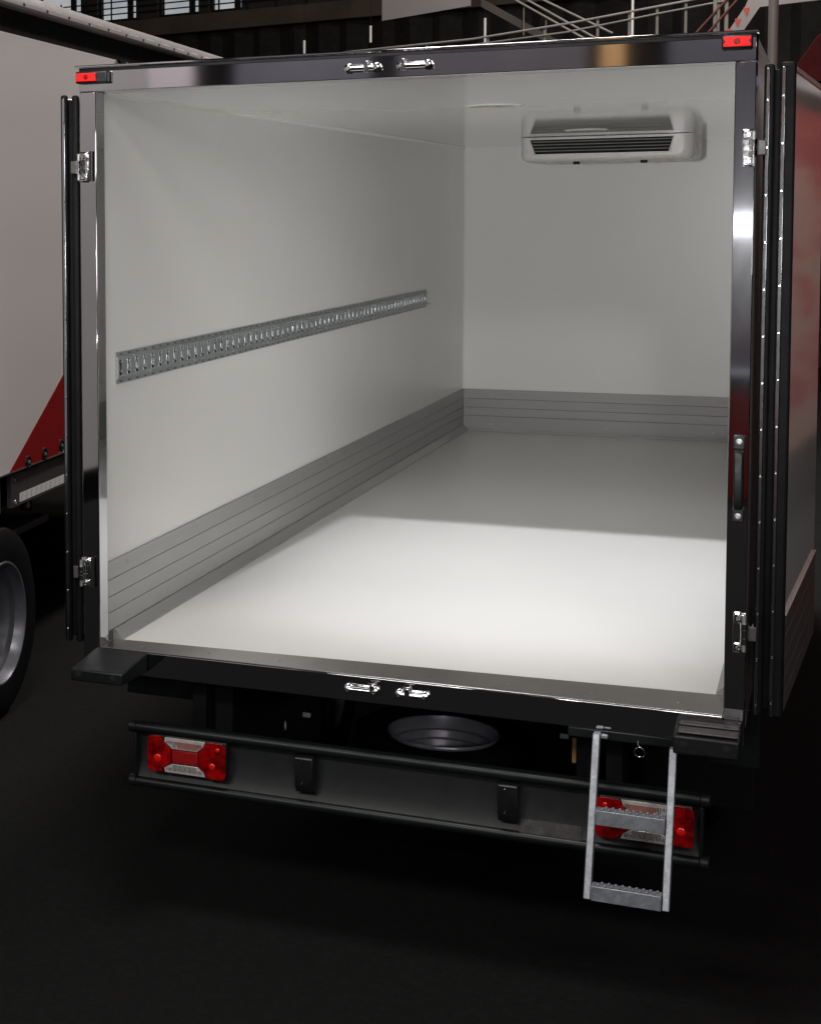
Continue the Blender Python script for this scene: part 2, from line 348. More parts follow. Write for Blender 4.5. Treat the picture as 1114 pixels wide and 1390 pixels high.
# evaporator under the ceiling
EY = 5.1
ev = MB()
def rrect(x0, x1, z0, z1, r, y, seg=6):
    pts = []
    for cx, cz, a0 in ((x1 - r, z1 - .002, None), (x1 - r, z0 + r, -90), (x0 + r, z0 + r, 180)):
        if a0 is None: continue
    out = [(x0, y, z1), (x1, y, z1)]
    out += [(x1 - r + r * math.cos(R(a)), y, z0 + r + r * math.sin(R(a))) for a in [0, -18, -36, -54, -72, -90]]
    out += [(x0 + r + r * math.cos(R(a)), y, z0 + r + r * math.sin(R(a))) for a in [-90, -108, -126, -144, -162, -180]]
    return out
secs = [rrect(.600, 1.572, 1.820, HI - .0005, .05, 5.75, 6)]
for k in range(9):
    th = R(90 - k * 11.25); ins = .055 * (1 - math.sin(th))
    secs.append(rrect(.600 + ins, 1.572 - ins * 1.1, 1.820 + ins * .5, HI - .0005 - ins * .06, .05, EY + .055 * (1 - math.cos(th))))
rows = [[ev.v(p) for p in s_] for s_ in secs]
for a, b in zip(rows, rows[1:]):
    for i in range(len(a)): ev.face([a[i], a[(i + 1) % len(a)], b[(i + 1) % len(a)], b[i]])
ev.face(rows[0]); ev.face(rows[-1][::-1])
evap = ev.build('evaporator', 'evap', truck, label='white ceiling cooling unit with a dark louvred air outlet', ang=50)
MB().prism([(.66, EY - .004, 1.953), (1.462, EY - .004, 1.953), (1.452, EY - .004, 1.880), (1.436, EY - .004, 1.868), (.692, EY - .004, 1.868), (.676, EY - .004, 1.880)], (0, .003, 0)).build('air_outlet', 'void', evap, smooth=False)
for k in range(4):
    z = 1.885 + k * .0185
    MB().prism([(.682 - k * .003, EY - .014, z - .003), (.682 - k * .003, EY - .012, z + .0015), (.682 - k * .003, EY - .0045, z + .004), (.682 - k * .003, EY - .0045, z)], (.768 + k * .006, 0, 0)).build('louvre', 'greyp', evap)
fr = MB()
for x0, x1, z0, z1 in ((.655, 1.467, 1.953, 1.961), (.672, 1.456, 1.860, 1.868)): fr.box(x0, x1, EY - .012, EY - .0005, z0, z1)
fr.prism([(.652, EY - .012, 1.953), (.660, EY - .012, 1.953), (.690, EY - .012, 1.868), (.680, EY - .012, 1.868)], (0, .0115, 0))
fr.prism([(1.462, EY - .012, 1.953), (1.470, EY - .012, 1.953), (1.448, EY - .012, 1.868), (1.438, EY - .012, 1.868)], (0, .0115, 0))
fr.build('outlet_frame', 'evap', evap, .002)
MB().box(.655, 1.555, EY + .05, 5.5, HI - .012, HI - .009).build('cover_gap', 'void', evap, smooth=False)
for x in (.918, 1.298): MB().cyl((x, 5.16, 1.824), (x, 5.16, 1.804), .022, 16, .018).build('drain_plug', 'plastic', evap)
# round ceiling lamps
for x, y in ((1.04, 1.745), (1.078, 4.335)):
    l = MB().lathe([(.115, 0), (.113, .002), (.100, .0045), (.094, .004)], (x, y, HI), (0, 0, -1), 40, False, False).build('ceiling_lamp', 'evap', truck)
    MB().lathe([(.0935, .002), (.09, .004), (.05, .006), (.012, .0065)], (x, y, HI), (0, 0, -1), 40, True, True).build('lamp_lens', 'clear', l)
    MB().cyl((x + .03, y - .05, HI - .0050), (x + .03, y - .05, HI - .009), .012, 10).build('lamp_button', 'greyp', l)

# marker lamps on the header
def marker(x0, x1, z0, z1, block):
    zc = (z0 + z1) / 2
    b = MB().box(x0, x1 + block, -.030, -.0005, z0, z1).build('marker_lamp', 'plastic', truck, .006, 3, label='small red marker lamp on the left end of the header' if block else 'small red marker lamp on the right end of the header')
    a, c = x0 + .006, x1 - .006; zt, zb = z1 - .0075, z0 + .0075
    nt = .007
    pts = [(a, -.0305, zb), (c, -.0305, zb), (c, -.0305, zc - nt), (c - nt, -.0305, zc), (c, -.0305, zc + nt), (c, -.0305, zt), (a, -.0305, zt), (a, -.0305, zc + nt), (a + nt, -.0305, zc), (a, -.0305, zc - nt)]
    MB().prism(pts, (0, -.008, 0)).build('lens', 'marker', b, .0015)
    m_ = (a + c) / 2
    MB().cyl((m_, -.0386, zc), (m_, -.0410, zc), .009, 18, .007).build('bulb_spot', 'darkred', b)
    for x in (a + .002, c - .002): screw('lamp_screw', (x, -.0305, zc), (0, -1, 0), .0035, .006, b, 'chrome')
marker(-.0655, .021, 1.998, 2.040, .034); marker(2.013, 2.099, 2.006, 2.049, 0)

# lock keepers
def keeper(x0, x1, z, clip, up):
    xm = (x0 + x1) / 2
    p = MB().box(x0 + .010, x1 - .010, -.006, -.0005, z - .013, z + .013).build('lock_keeper', 'chrome', truck, .003)
    MB().cyl((x0 + .022, -.019, z), (x1 - .022, -.019, z), .0095, 16).build('keeper_bar', 'chrome', p)
    for x in (x0 + .016, x1 - .016):
        MB().lathe([(.0165, .0), (.0165, .010), (.013, .022), (.006, .026)], (x, -.001, z), (0, -1, 0), 18, True, True).build('keeper_lug', 'chrome', p)
        screw('keeper_bolt', (x, -.0265, z), (0, -1, 0), .0075, .006, p, 'sill', 6)
    MB().box(clip - .008, clip + .008, -.030, -.007, *((z - .016, z + .021) if up else (z - .012, z + .024))).build('keeper_clip', 'chrome', p, .002)
    if not up: MB().box(clip - .014, clip + .014, -.026, -.012, z + .0245, z + .029).build('clip_head', 'chrome', p, .001)
keeper(.881, 1.003, 2.006, .957, True); keeper(1.051, 1.168, 2.007, 1.075, True)
keeper(.884, 1.004, -.044, .983, False); keeper(1.054, 1.169, -.043, 1.098, False)

# hinges
def hinge(s, xe, z0, z1, rod):
    """s = -1 on the left post, +1 on the right; xe = outer edge of the post"""
    zc = (z0 + z1) / 2; hh = (z1 - z0) / 2
    p = MB().box(*sorted((xe - s * .036, xe + s * .001)), -.006, -.0005, z0, z1).build('hinge', 'chrome', truck, .003)
    for sg in (1, -1):
        zz = zc + sg * (hh - .017)
        MB().box(*sorted((xe - s * .034, xe - s * .002)), -.013, -.0062, zz - .014, zz + .014).build('hinge_lug', 'chrome', p, .004)
        screw('hinge_bolt', (xe - s * .018, -.0132, zz), (0, -1, 0), .0095, .007, p, 'sill', 6)
        MB().cyl((xe - s * .004, -.018, zc + sg * (hh - .031)), (xe - s * .004, -.018, zc + sg * (hh - .048)), .0125, 16).build('knuckle', 'chrome', p)
    MB().cyl((xe - s * .004, -.018, zc - hh + .05), (xe - s * .004, -.018, zc + hh - .05), .0115, 16).build('knuckle', 'chrome', p)
    MB().cyl((xe - s * .004, -.018, z0 + .008), (xe - s * .004, -.018, z1 - .008), .006, 12).build('hinge_pin', 'rail', p)
    MB().box(*sorted((xe + s * .006, xe + s * .030)), -.014, -.004, zc - .022, zc + .022).build('hinge_arm', 'skirt', p, .003)
    if rod: MB().cyl((xe - s * .046, -.014, z0 + .004), (xe - s * .046, -.014, z1 + .002), .0045, 10).build('hinge_rod', 'plastic', p)
hinge(-1, -PA, 1.655, 1.762, True); hinge(-1, -PA - .004, .212, .322, True)
hinge(1, WI + PB, 1.660, 1.772, False); hinge(1, WI + PB, .200, .324, False)

# grab handle on the right post
gx = 2.081
g = MB().prism([(gx - .013, -.0125, .636), (gx - .013, -.036, .648), (gx - .013, -.044, .672), (gx - .013, -.044, .786), (gx - .013, -.036, .810), (gx - .013, -.0125, .822), (gx - .013, -.0125, .802), (gx - .013, -.024, .784), (gx - .013, -.024, .676), (gx - .013, -.0125, .656)], (.026, 0, 0)).build('grab_handle', 'plastic', truck, .005, 3)
for z in (.598, .818): MB().box(gx - .017, gx + .017, -.012, -.0005, z, z + .042).build('handle_foot', 'plastic', g, .004)
for z in (.617, .842):
    MB().lathe([(.0095, 0), (.0095, .003), (.006, .004), (.0055, .001)], (gx, -.0122, z), (0, -1, 0), 16, True, True).build('handle_bolt', 'rail', g)

# drain slot and rivet marks on the right of the header
# rear doors, folded right round against the sides; built with the hinge edge at the local origin
def door(side):
    s = side; head = R(-3.6) if s > 0 else R(2.0)
    ox = 2.122 if s > 0 else -.066
    T = Matrix.Translation((ox, .02, 0)) @ Matrix.Rotation(head, 4, 'Z')
    X = lambda a, b: sorted((s * a, s * b))
    z0, z1 = .012, 1.958
    d = MB(T).box(*X(.014, .080), .012, 1.15, z0 + .012, z1 - .012).build('rear_door', 'rubber', truck, .004, label='right rear door swung round beside the box' if s > 0 else 'left rear door swung round beside the box')
    d_in = MB(T).box(*X(.0802, .086), .032, 1.14, z0 + .018, z1 - .02).build('door_panel', 'panel', d, .002)
    MB(T).box(*X(.0802, .090), .032, 1.14, z1 - .0195, z1 - .002).build('door_trim', 'sill', d, .002)
    MB(T).box(*X(.008, .0138), .014, 1.14, z0 + .018, z1 - .014).build('door_skin', 'white', d, .002)
    for k, a in enumerate((.020, .062)):
        zt = z1 + (.004 if k == 0 else .006)
        xs = ((a - .013, a + .0155) if k == 0 else (a - .013, a + .031)) if s > 0 else (a - .012, a + .013)
        MB(T).box(*X(*xs), -.012, .0118, z0 - .004, zt).build('gasket', 'rubber', d, .009, 3)
        if s < 0 and k == 0: continue
        st = MB(T).box(*X(a - .0065, a + .0045), -.017, -.0122, z0, zt - .012).build('clamp_strip', 'strip', d, .002)
        for i in range(14):
            q = T @ Vector((s * (a - .001), -.017, z0 + .03 + i * .1395 + (.012 if k else 0)))
            screw('strip_screw', q, (0, -1, 0), .0042, .003, d, 'sill', 8)
    if s > 0:
        zk = [(.312, .252), (.249, .192), (.189, .132), (.129, .074), (.071, .02)]
        for a, b in zk: MB(T).box(*X(.0862, .091), .034, 1.13, b, a).build('kick_strip', 'dalu', d, .001, 1)
        MB(T).box(*X(.0862, .094), .034, 1.13, .3135, .3175).build('kick_edge', 'panel', d, .001)
    for z in (.262, 1.714):
        MB(T).box(*X(.002, .0078), -.006, .45, z - .022, z + .022).build('hinge_strap', 'rail', d, .003)
door(1); door(-1)

# rubber buffers under the posts
def buffer_(x0, x1, y0, zt, zb, step):
    b = MB().prism([(x0, y0, zt - .008), (x0, y0, zb), (x0, -.001, zb - .01), (x0, -.001, zt + .012), (x0, -.045, zt + .010)], (x1 - x0, 0, 0)).build('buffer', 'paint' if not step else 'plastic', truck, .006, 3,
        label='flat black buffer block under the left post' if not step else 'ribbed black buffer block under the right post')
    for x in (x0 + .03, x1 - .035): MB().lathe([(.011, .001), (.011, -.0015), (.007, -.002), (.006, .004)], (x, y0, (zt + zb) / 2), (0, -1, 0), 14, True, True).build('buffer_bolt', 'void', b)
    if step:
        MB().box(x0 + .012, x1 - .004, y0 + .012, -.093, zt - .0015, zt + .0045).build('rib', 'skirt', b, .003); MB().box(x0 + .012, x1 - .004, -.085, -.03, zt + .004, zt + .0095).build('rib', 'skirt', b, .003)
buffer_(-.012, .18, -.235, -.012, -.062, False); buffer_(1.922, 2.104, -.165, -.022, -.085, True)

# underrun bar: two tubes, a folded plate between them, end caps, brackets, tail lamps
bar = MB().prism([(.10, .125, -.29), (.10, .105, -.432), (.10, .078, -.490), (.10, .084, -.494), (.10, .115, -.438), (.10, .135, -.29)], (1.895, 0, 0)).build('underrun_bar', 'paint', truck, label='black rear underrun bar of two tubes and a folded plate')
for z, r in ((-.298, .0185), (-.498, .0185)):
    MB().cyl((.105, .085, z), (1.985, .085, z), r, 20).build('tube', 'paint', bar)
    for x0, x1 in ((.075, .1045), (1.9855, 2.015)):
        MB().cyl((x0, .085, z), (x1, .085, z), .0215, 18).build('tube_cap', 'plastic', bar, .004)
for x in (.098, 1.985): MB().box(x, x + .010, .070, .105, -.478, -.318).build('end_plate', 'paint', bar, .003)
for x in (.697, 1.376):
    br = MB().prism([(x, .050, -.322), (x, .050, -.420), (x, .065, -.448), (x, .10, -.448), (x, .10, -.322)], (.064, 0, 0)).build('bracket', 'plastic', bar, .004)
    for z in (-.335, -.415): screw('bracket_bolt', (x + .024, .050, z), (0, -1, 0), .004, .004, br, 'chrome', 8)
    MB().box(x + .004, x + .06, .047, .0495, -.327, -.324).build('bracket_edge', 'rail', br)
MB().prism([(1.442, .0985, -.440), (1.634, .0985, -.440), (1.634, .0770, -.486), (1.442, .0770, -.486)], (0, -.003, -.001)).build('type_plate', 'typep', bar, label='worn unreadable label on the plate')
def tail(x0, zc, flip):
    w, hh = .292, .066
    def px(t): return x0 + (w * t if not flip else w * (1 - t))
    pr = lambda pts, y0, y1: MB().prism([(px(t), y0, zc + hh * k) for t, k in pts], (0, y1 - y0, 0))
    b = MB().box(x0 + .004, x0 + w - .004, .078, .118, zc - hh + .003, zc + hh - .003).build('tail_lamp', 'plastic', truck, .008, 3,
        label='red and clear tail lamp at the left end of the underrun bar' if not flip else 'red and clear tail lamp behind the ladder')
    pr([(.05, -.97), (.02, -.90), (.004, -.78), (0, -.6), (0, .62), (.004, .80), (.02, .92), (.05, .99), (.21, 1), (.20, .75), (.305, .33), (.305, -.42), (.20, -.72), (.21, -.96)], .0555, .050).build('red_lens', 'red', b, .002, 2)
    pr([(.95, -1), (.98, -.93), (.996, -.8), (1, -.62), (1, .6), (.996, .78), (.98, .9), (.95, .97), (.76, .97), (.735, .72), (.655, .33), (.655, -.42), (.74, -.78), (.75, -1)], .0555, .050).build('red_lens', 'red', b, .002, 2)
    pr([(.315, .30), (.645, .30), (.645, -.40), (.315, -.40)], .074, .053).build('reflex_reflector', 'redd', b, .002)
    for sg, nm, ma in ((1, 'clear_lens', 'clear'), (-1, 'clear_lens', 'clear')):
        o_ = pr([(.225, .96 * sg), (.74, .96 * sg), (.72, .70 * sg), (.64, (.36 if sg > 0 else .46) * sg), (.32, (.36 if sg > 0 else .46) * sg), (.215, .72 * sg)], .0555, .052).build(nm, ma, b, .0015)
    pr([(.36, .78), (.70, .78), (.69, .62), (.63, .45), (.40, .45)], .0516, .0506).build('rosy_insert', 'amber', b)
    fl_ = MB()
    for sg in (1, -1):
        for i in range(22):
            t = .25 + i * .021
            if sg > 0 and .37 < t < .64: continue
            z_a, z_b = (.48 * sg if .33 < t < .62 else .66 * sg), .80 * sg
            fl_.box(*sorted((px(t), px(t + .006 + .005 * ((i * 7) % 3) / 2))), .0488, .0518, *sorted((zc + hh * z_a, zc + hh * z_b)))
    fl_.build('lens_flutes', 'bowl', b, kind='stuff')
    for t, k in ((.11, -.05), (.84, -.05)):
        MB().lathe([(.030, 0), (.027, .009), (.020, .0155), (.009, .018), (.003, .018)], (px(t), .059, zc + hh * k), (0, 1, 0), 28).build('reflector_bowl', 'bowl', b)
        MB().lathe([(.002, 0), (.008, .002), (.010, .008), (.007, .014)], (px(t), .060, zc + hh * k), (0, 1, 0), 14, True, False).build('bulb', 'clear', b)
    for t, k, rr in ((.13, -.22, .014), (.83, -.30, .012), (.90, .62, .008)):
        MB().lathe([(rr, 0), (rr * .85, .0016), (rr * .5, .0026), (.001, .003)], (px(t), .0503, zc + hh * k), (0, -1, 0), 20).build('lens_highlight', 'hotspotred', b)  # bright discs imitate hot spots of light in the lens
    for k in (.68, -.68): MB().prism([(px(.23), .074, zc + hh * k - .018), (px(.73), .074, zc + hh * k - .018), (px(.73), .070, zc + hh * k + .018), (px(.23), .070, zc + hh * k + .018)], (0, .003, 0)).build('reflector_strip', 'notch', b)
    for t0, t1, k0, k1 in ((.28, .31, -.42, .33), (.65, .68, -.42, .33)): pr([(t0, k1), (t1, k1), (t1, k0), (t0, k0)], .077, .056).build('divider', 'plastic', b)
    for t, k in ((.17, .80), (.17, -.85), (.78, .72), (.78, -.86)): screw('lens_screw', (px(t), .0498, zc + hh * k), (0, -1, 0), .0042, .003, b, 'darkred', 8)
tail(.157, -.378, False); tail(1.679, -.383, True)

# ladder
LT, LB, YT, YB = -.088, -.545, -.030, -.225
lad = MB().box(1.60, 1.921, -.004, .05, -.118, -.0885).build('ladder', 'paint', truck, .003, label='galvanised two-step ladder folded down below the sill')
def lrail(x):
    d = .022
    return MB().prism([(x, YT - .018, LT if x < 1.8 else LT - .021), (x, YT + .014, LT if x < 1.8 else LT - .021), (x, YB + .030, LB), (x, YB - .006, LB - .003)], (d, 0, 0)).build('ladder_rail', 'galv', lad, .003)
lrail(1.680); lrail(1.903)
for zt, yc in ((-.296, -.132), (-.503, -.216)):
    st = MB().prism([(1.7025, yc - .018, zt), (1.7025, yc - .018, zt - .046), (1.7025, yc - .014, zt - .046), (1.7025, yc - .014, zt - .004), (1.7025, yc + .018, zt - .003), (1.7025, yc + .018, zt + .001)], (.2, 0, 0)).build('step', 'galv', lad, .002, label=None)
    for row, yy in ((0, yc - .010), (1, yc + .009)):
        for i in range(9):
            x = 1.722 + i * .0198 + (.0099 if row else 0)
            if x > 1.895: continue
            MB().lathe([(.0052, 0), (.0046, .004), (.0026, .0052), (.002, .0025)], (x, yy, zt + .0015), (0, 0, 1), 8, False, True).build('grip_stud', 'galv', lad)
    for x in (1.7028, 1.8975): MB().box(x, x + .004, yc - .021, yc - .0182, zt - .040, zt - .006).build('weld_bead', 'galv', lad, .001)
MB().box(1.7035, 1.724, -.046, -.030, -.102, -.089).build('pivot_nut', 'galv', lad, .003)
MB().box(1.9005, 1.9018, -.012, -.0045, -.118, -.105).build('slide_edge', 'strip', lad)
rg = MB().torus((1.816, -.028, -.136), (.15, 1, .1), .0155, .0022, 28, 8).build('pull_ring', 'chrome', lad)
MB().tube([(1.811, -.022, -.102), (1.812, -.026, -.114), (1.818, -.028, -.121)], .0028).build('ring_pin', 'chrome', lad)

# spare wheel lying flat below the floor, seen as a stepped silver dish
SX, SY, SZ = 1.02, .93, -.455
sw = MB().lathe([(.205, 0), (.30, .03), (.335, .01), (.345, -.06), (.335, -.13), (.30, -.15), (.205, -.12)], (SX, SY, SZ), (0, 0, 1), 48).build('spare_wheel', 'rubber', truck)
MB().lathe([(.208, .008), (.206, .014), (.200, .013), (.197, .002), (.194, -.030), (.192, -.034), (.178, -.036), (.176, -.040), (.173, -.060), (.171, -.064), (.157, -.066), (.155, -.070), (.152, -.088), (.150, -.092), (.136, -.095), (.133, -.102), (.128, -.135), (.118, -.140), (.06, -.142), (.03, -.150)], (SX, SY, SZ), (0, 0, 1), 64, False, True).build('rim', 'rimspare', sw, ang=20)
for a in range(0, 360, 45):
    c_ = Vector((SX + .095 * math.cos(R(a + 22)), SY + .095 * math.sin(R(a + 22)), SZ - .1410)); MB().cyl(c_, c_ + Vector((0, 0, .006)), .013, 10).build('wheel_hole', 'void', sw)
MB().cyl((SX, SY, SZ - .15), (SX, SY, SZ - .12), .03, 14).build('wheel_clamp', 'dark', sw)
MB().box(SX - .55, SX + .55, SY - .25, SY - .19, SZ - .20, SZ - .155).build('spare_carrier', 'dark', truck, .004)

# chassis, axle, wheels and mud flaps under the body
MB().box(XL - .02, XR + .02, .14, LL, -.13, -.062).build('floor_frame', 'dark', truck, smooth=False)
for x in (.36, 1.60): MB().box(x, x + .07, .19, LL, -.33, -.131).build('chassis_beam', 'dark', truck, .006)
for y_ in (1.45, 2.6, 4.0): MB().box(.431, 1.599, y_, y_ + .06, -.30, -.20).build('cross_member', 'dark', truck, .004)
for x in (.30, 1.70): MB().box(x, x + .05, .13, .30, -.50, -.131).build('bar_bracket', 'dark', truck, .004)
for x0, x1 in ((.05, .44), (1.70, 2.10)): MB().box(x0, x1, 1.30, 1.315, -.72, -.131).build('mud_flap', 'rubber', truck, .003)
MB().box(1.985, 2.145, .30, .315, -.245, -.06).build('rear_skirt', 'paint', truck, .003); MB().box(-.02, .28, .30, .315, -.245, -.131).build('rear_skirt', 'paint', truck, .003)
MB().cyl((.1, 2.0, -.62), (1.95, 2.0, -.62), .06, 16).build('axle', 'dark', truck)
for x in (.10, 1.72):
    wh = MB().lathe([(.21, -.11), (.36, -.115), (.395, -.09), (.395, .09), (.36, .115), (.21, .11)], (x + .11, 2.0, GZ + .397), (1, 0, 0), 48).build('wheel', 'rubber', truck)
    MB().lathe([(.215, -.10), (.20, -.06), (.16, -.05), (.08, -.08), (.05, -.08)], (x + .11, 2.0, GZ + .397), (1, 0, 0), 40, False, True).lathe([(.215, .10), (.20, .06), (.16, .05), (.08, .08), (.05, .08)], (x + .11, 2.0, GZ + .397), (1, 0, 0), 40, False, True).build('rim', 'rim', wh)
# small hitch fittings that catch the light
for p, nm in (((.655, .30, -.255), 'shackle'), ((1.535, .30, -.22), 'valve')):
    o_ = MB().box(p[0], p[0] + .03, p[1] - .012, p[1], p[2], p[2] + .018).build(nm, 'galv', truck, .003)
MB().box(1.58, 1.655, .25, .255, -.285, -.20).build('data_plate', 'warm', truck, .002, label='small tan plate on the chassis beam')
MB().torus((.62, .20, -.265), (1, .3, 0), .014, .003, 20, 6).build('cable_loop', 'rail', truck)

# ------------------------------------------------------------------ neighbour truck on the left
HD = R(4.0)
P0 = Vector((-1.394, 2.027, 0)); NT = Matrix.Translation(P0) @ Matrix.Rotation(HD, 4, 'Z')     # local x = out towards our truck, y = forward, z = up
nb = thing('white_truck', 'neighbouring white truck body with a dark red stripe and silver wheel', 'truck', (-2.5, 2.0, GZ))
TP = -5.2
body = MB(NT).box(-2.3, 0, TP, 2.35, .235, 2.452).build('body_side', 'white', nb, .004)
MB(NT).box(-2.28, -.012, TP, 6.4, 2.4525, 2.575).build('roof_recess', 'dark', nb)
MB(NT).box(-2.28, -.03, 2.36, 6.4, .30, 2.452).build('body_front_section', 'dark', nb)
lip = MB(NT).prism([(-2.3, TP, 2.5752), (.045, TP, 2.5752), (.055, TP, 2.585), (.050, TP, 2.612), (.02, TP, 2.655), (-2.3, TP, 2.69)], (0, 11.6, 0)).build('roof_lip', 'fascia', nb, .002)
for i in range(18):
    q = NT @ Vector((.0535, .25 + i * .33, 2.598)); screw('lip_rivet', q, (math.cos(HD), math.sin(HD), 0), .010, .005, lip, 'skirt', 8)
    MB(NT).prism([(.052, .33 + i * .33, 2.605), (.0495, .33 + i * .33, 2.6125), (.053, .33 + i * .33, 2.6125)], (0, .16, 0)).build('lip_clip', 'tape', lip)
MB(NT).prism([(.002, 1.86, 2.4515), (.002, 1.97, 2.4515), (.002, 2.22, 2.36), (.002, 2.10, 2.36)], (.02, 0, 0)).build('roof_strut', 'dark', nb)
MB(NT).prism([(.0005, .095, .2365), (.0005, .80, .2365), (.0005, 1.06, .42), (.0005, 1.06, .75)], (.0025, 0, 0)).build('red_stripe', 'redpaint', nb)
MB(NT).box(.0005, .008, TP, 2.3, .236, .243).build('bottom_trim', 'skirt', nb)
for t, z in ((.365, .262), (.602, .272), (.863, .282)):
    q = NT @ Vector((.003, t, z)); ax = (math.cos(HD), math.sin(HD), 0)
    rr = MB().lathe([(.034, 0), (.034, .006), (.024, .008), (.022, .001)], q, ax, 22, False, True).build('lashing_eye', 'plastic', nb)
    MB().lathe([(.010, .001), (.010, .008), (.004, .011)], q, ax, 12, False, True).build('eye_stud', 'rail', rr)
sk = MB(NT).box(-.05, -.02, .19, 1.35, .045, .215).build('skirt_plate', 'skirt', nb, .003)
MB(NT).box(-.0198, -.018, .296, 1.3, .062, .108).build('reflective_tape', 'tape', sk)
tp = MB(NT)
for i in range(14): tp.prism([(-.0179, .315 + i * .07, .066), (-.0179, .319 + i * .07, .066), (-.0179, .330 + i * .07, .104), (-.0179, .326 + i * .07, .104)], (.0004, 0, 0))
tp.build('tape_mark', 'greyp', sk, kind='stuff')
for t, z in ((.23, .185), (.23, .075), (.235, .065)): screw('skirt_bolt', NT @ Vector((-.02, t, z)), (math.cos(HD), math.sin(HD), 0), .008, .006, sk, 'rail', 8)
MB(NT).box(-.12, -.06, .55, .57, -.03, .044).build('skirt_stay', 'dark', nb, .002); MB(NT).box(-.05, -.03, .43, .47, .005, .044).build('skirt_bracket', 'skirt', nb, .004)
MB(NT).box(-.06, -.02, -.6, .04, .04, .215).build('side_box', 'rim', nb, .006)
MB(NT).box(-2.2, -.14, TP, 6.3, .02, .234).build('chassis', 'dark', nb, smooth=False)
MB(NT).box(-.32, -.24, .78, 1.3, -.22, -.18).build('air_pipe', 'skirt', nb, .004)
MB(NT).cyl((-.16, .55, -.28), (-.13, .55, -.28), .012, 10).build('marker_stud', 'chrome', nb)
# wheels
def nwheel(t, x):
    c = NT @ Vector((x, t, 0)); c.z = GZ + .495; ax = Vector((math.cos(HD), math.sin(HD), 0))
    w_ = MB().lathe([(.31, .02), (.42, .035), (.475, .01), (.495, -.04), (.495, -.22), (.46, -.27), (.31, -.27)], c, ax, 64).build('wheel', 'rubber', nb)
    MB().lathe([(.318, .014), (.313, .024), (.303, .024), (.295, .008), (.283, -.03), (.262, -.038), (.252, -.048), (.243, -.10), (.220, -.11), (.205, -.118), (.195, -.15), (.15, -.16), (.13, -.15), (.12, -.09), (.07, -.08)], c, ax, 64, False, True).build('rim', 'rim', w_)
    for k in range(10):
        a = 2 * math.pi * k / 10; u = Vector((-ax.y, ax.x, 0)); q = c + ax * (-.16) + u * (.168 * math.cos(a)) + Vector((0, 0, .168 * math.sin(a)))
        MB().cyl(q, q + ax * .03, .013, 6).build('wheel_nut', 'rail', w_)
    return w_
nwheel(.075, -.05); nwheel(-3.2, -.05)
MB(NT).box(-.6, -.04, -.62, -.60, -.75, .019).build('mud_flap', 'rubber', nb); MB(NT).cyl((-2.1, 0, GZ + .495), (-.3, 0, GZ + .495), .07, 16).build('axle', 'dark', nb)

# ------------------------------------------------------------------ red truck on the right, seen as a reflection in the door
rt = thing('red_truck', 'tall red truck side with a cloud print parked along the right', 'truck', (4.4, 9.0, GZ))
MB().box(3.35, 5.6, 4.0, 13.5, -.25, 2.35).build('body_side', 'sunset', rt, .02)
MB().box(3.45, 5.5, 4.1, 13.4, -.45, -.2505).build('chassis', 'dark', rt)
MB().box(3.30, 5.65, 3.95, 13.55, 2.3505, 2.45).build('roof_edge', 'greystand', rt, .01)
for y_ in (5.4, 11.2):
    w_ = MB().lathe([(.22, 0), (.36, .02), (.39, -.03), (.39, -.2), (.36, -.24), (.22, -.24)], (3.6, y_, GZ + .392), (-1, 0, 0), 40).build('wheel', 'rubber', rt)
    MB().lathe([(.225, 0), (.21, -.04), (.12, -.07), (.05, -.06)], (3.6, y_, GZ + .392), (-1, 0, 0), 36, False, True).build('rim', 'rim', w_)

# ------------------------------------------------------------------ hall beyond: mezzanine, windows, drapes, railings
mA, mB = Vector((-24, 29.0, 0)), Vector((3, 23.3, 0)); md = (mB - mA).normalized(); mn = Vector((md.y, -md.x, 0))
def along(t, off=0, z=0): return mA + md * t + mn * off + Vector((0, 0, z))
def mbox(m, t0, t1, o0, o1, z0, z1):
    return m.prism([along(t0, o0, z0), along(t1, o0, z0), along(t1, o1, z0), along(t0, o1, z0)], (0, 0, z1 - z0))
mez = mbox(MB(), 0, 27.5, 0, -3, 5.02, 5.36).build('mezzanine_beam', 'beam', None, .02); tag(mez, 'brown concrete mezzanine beam across the dark hall behind the trucks', 'beam')
dr = MB(); n_ = 150
fr_, bk_ = [], []
for i in range(n_ + 1):
    t = 27.0 * i / n_; o = -.25 + .07 * math.sin(i * 1.9) + .03 * math.sin(i * .7)
    fr_.append((dr.v(along(t, o, GZ + .02)), dr.v(along(t, o, 5.02)))); bk_.append((dr.v(along(t, o - .03, GZ + .02)), dr.v(along(t, o - .03, 5.02))))
for i in range(n_):
    dr.face([fr_[i][0], fr_[i + 1][0], fr_[i + 1][1], fr_[i][1]]); dr.face([bk_[i + 1][0], bk_[i][0], bk_[i][1], bk_[i + 1][1]])
tag(dr.build('curtain', 'drape', None), 'black pleated curtain hanging below the brown mezzanine beam', 'curtain')
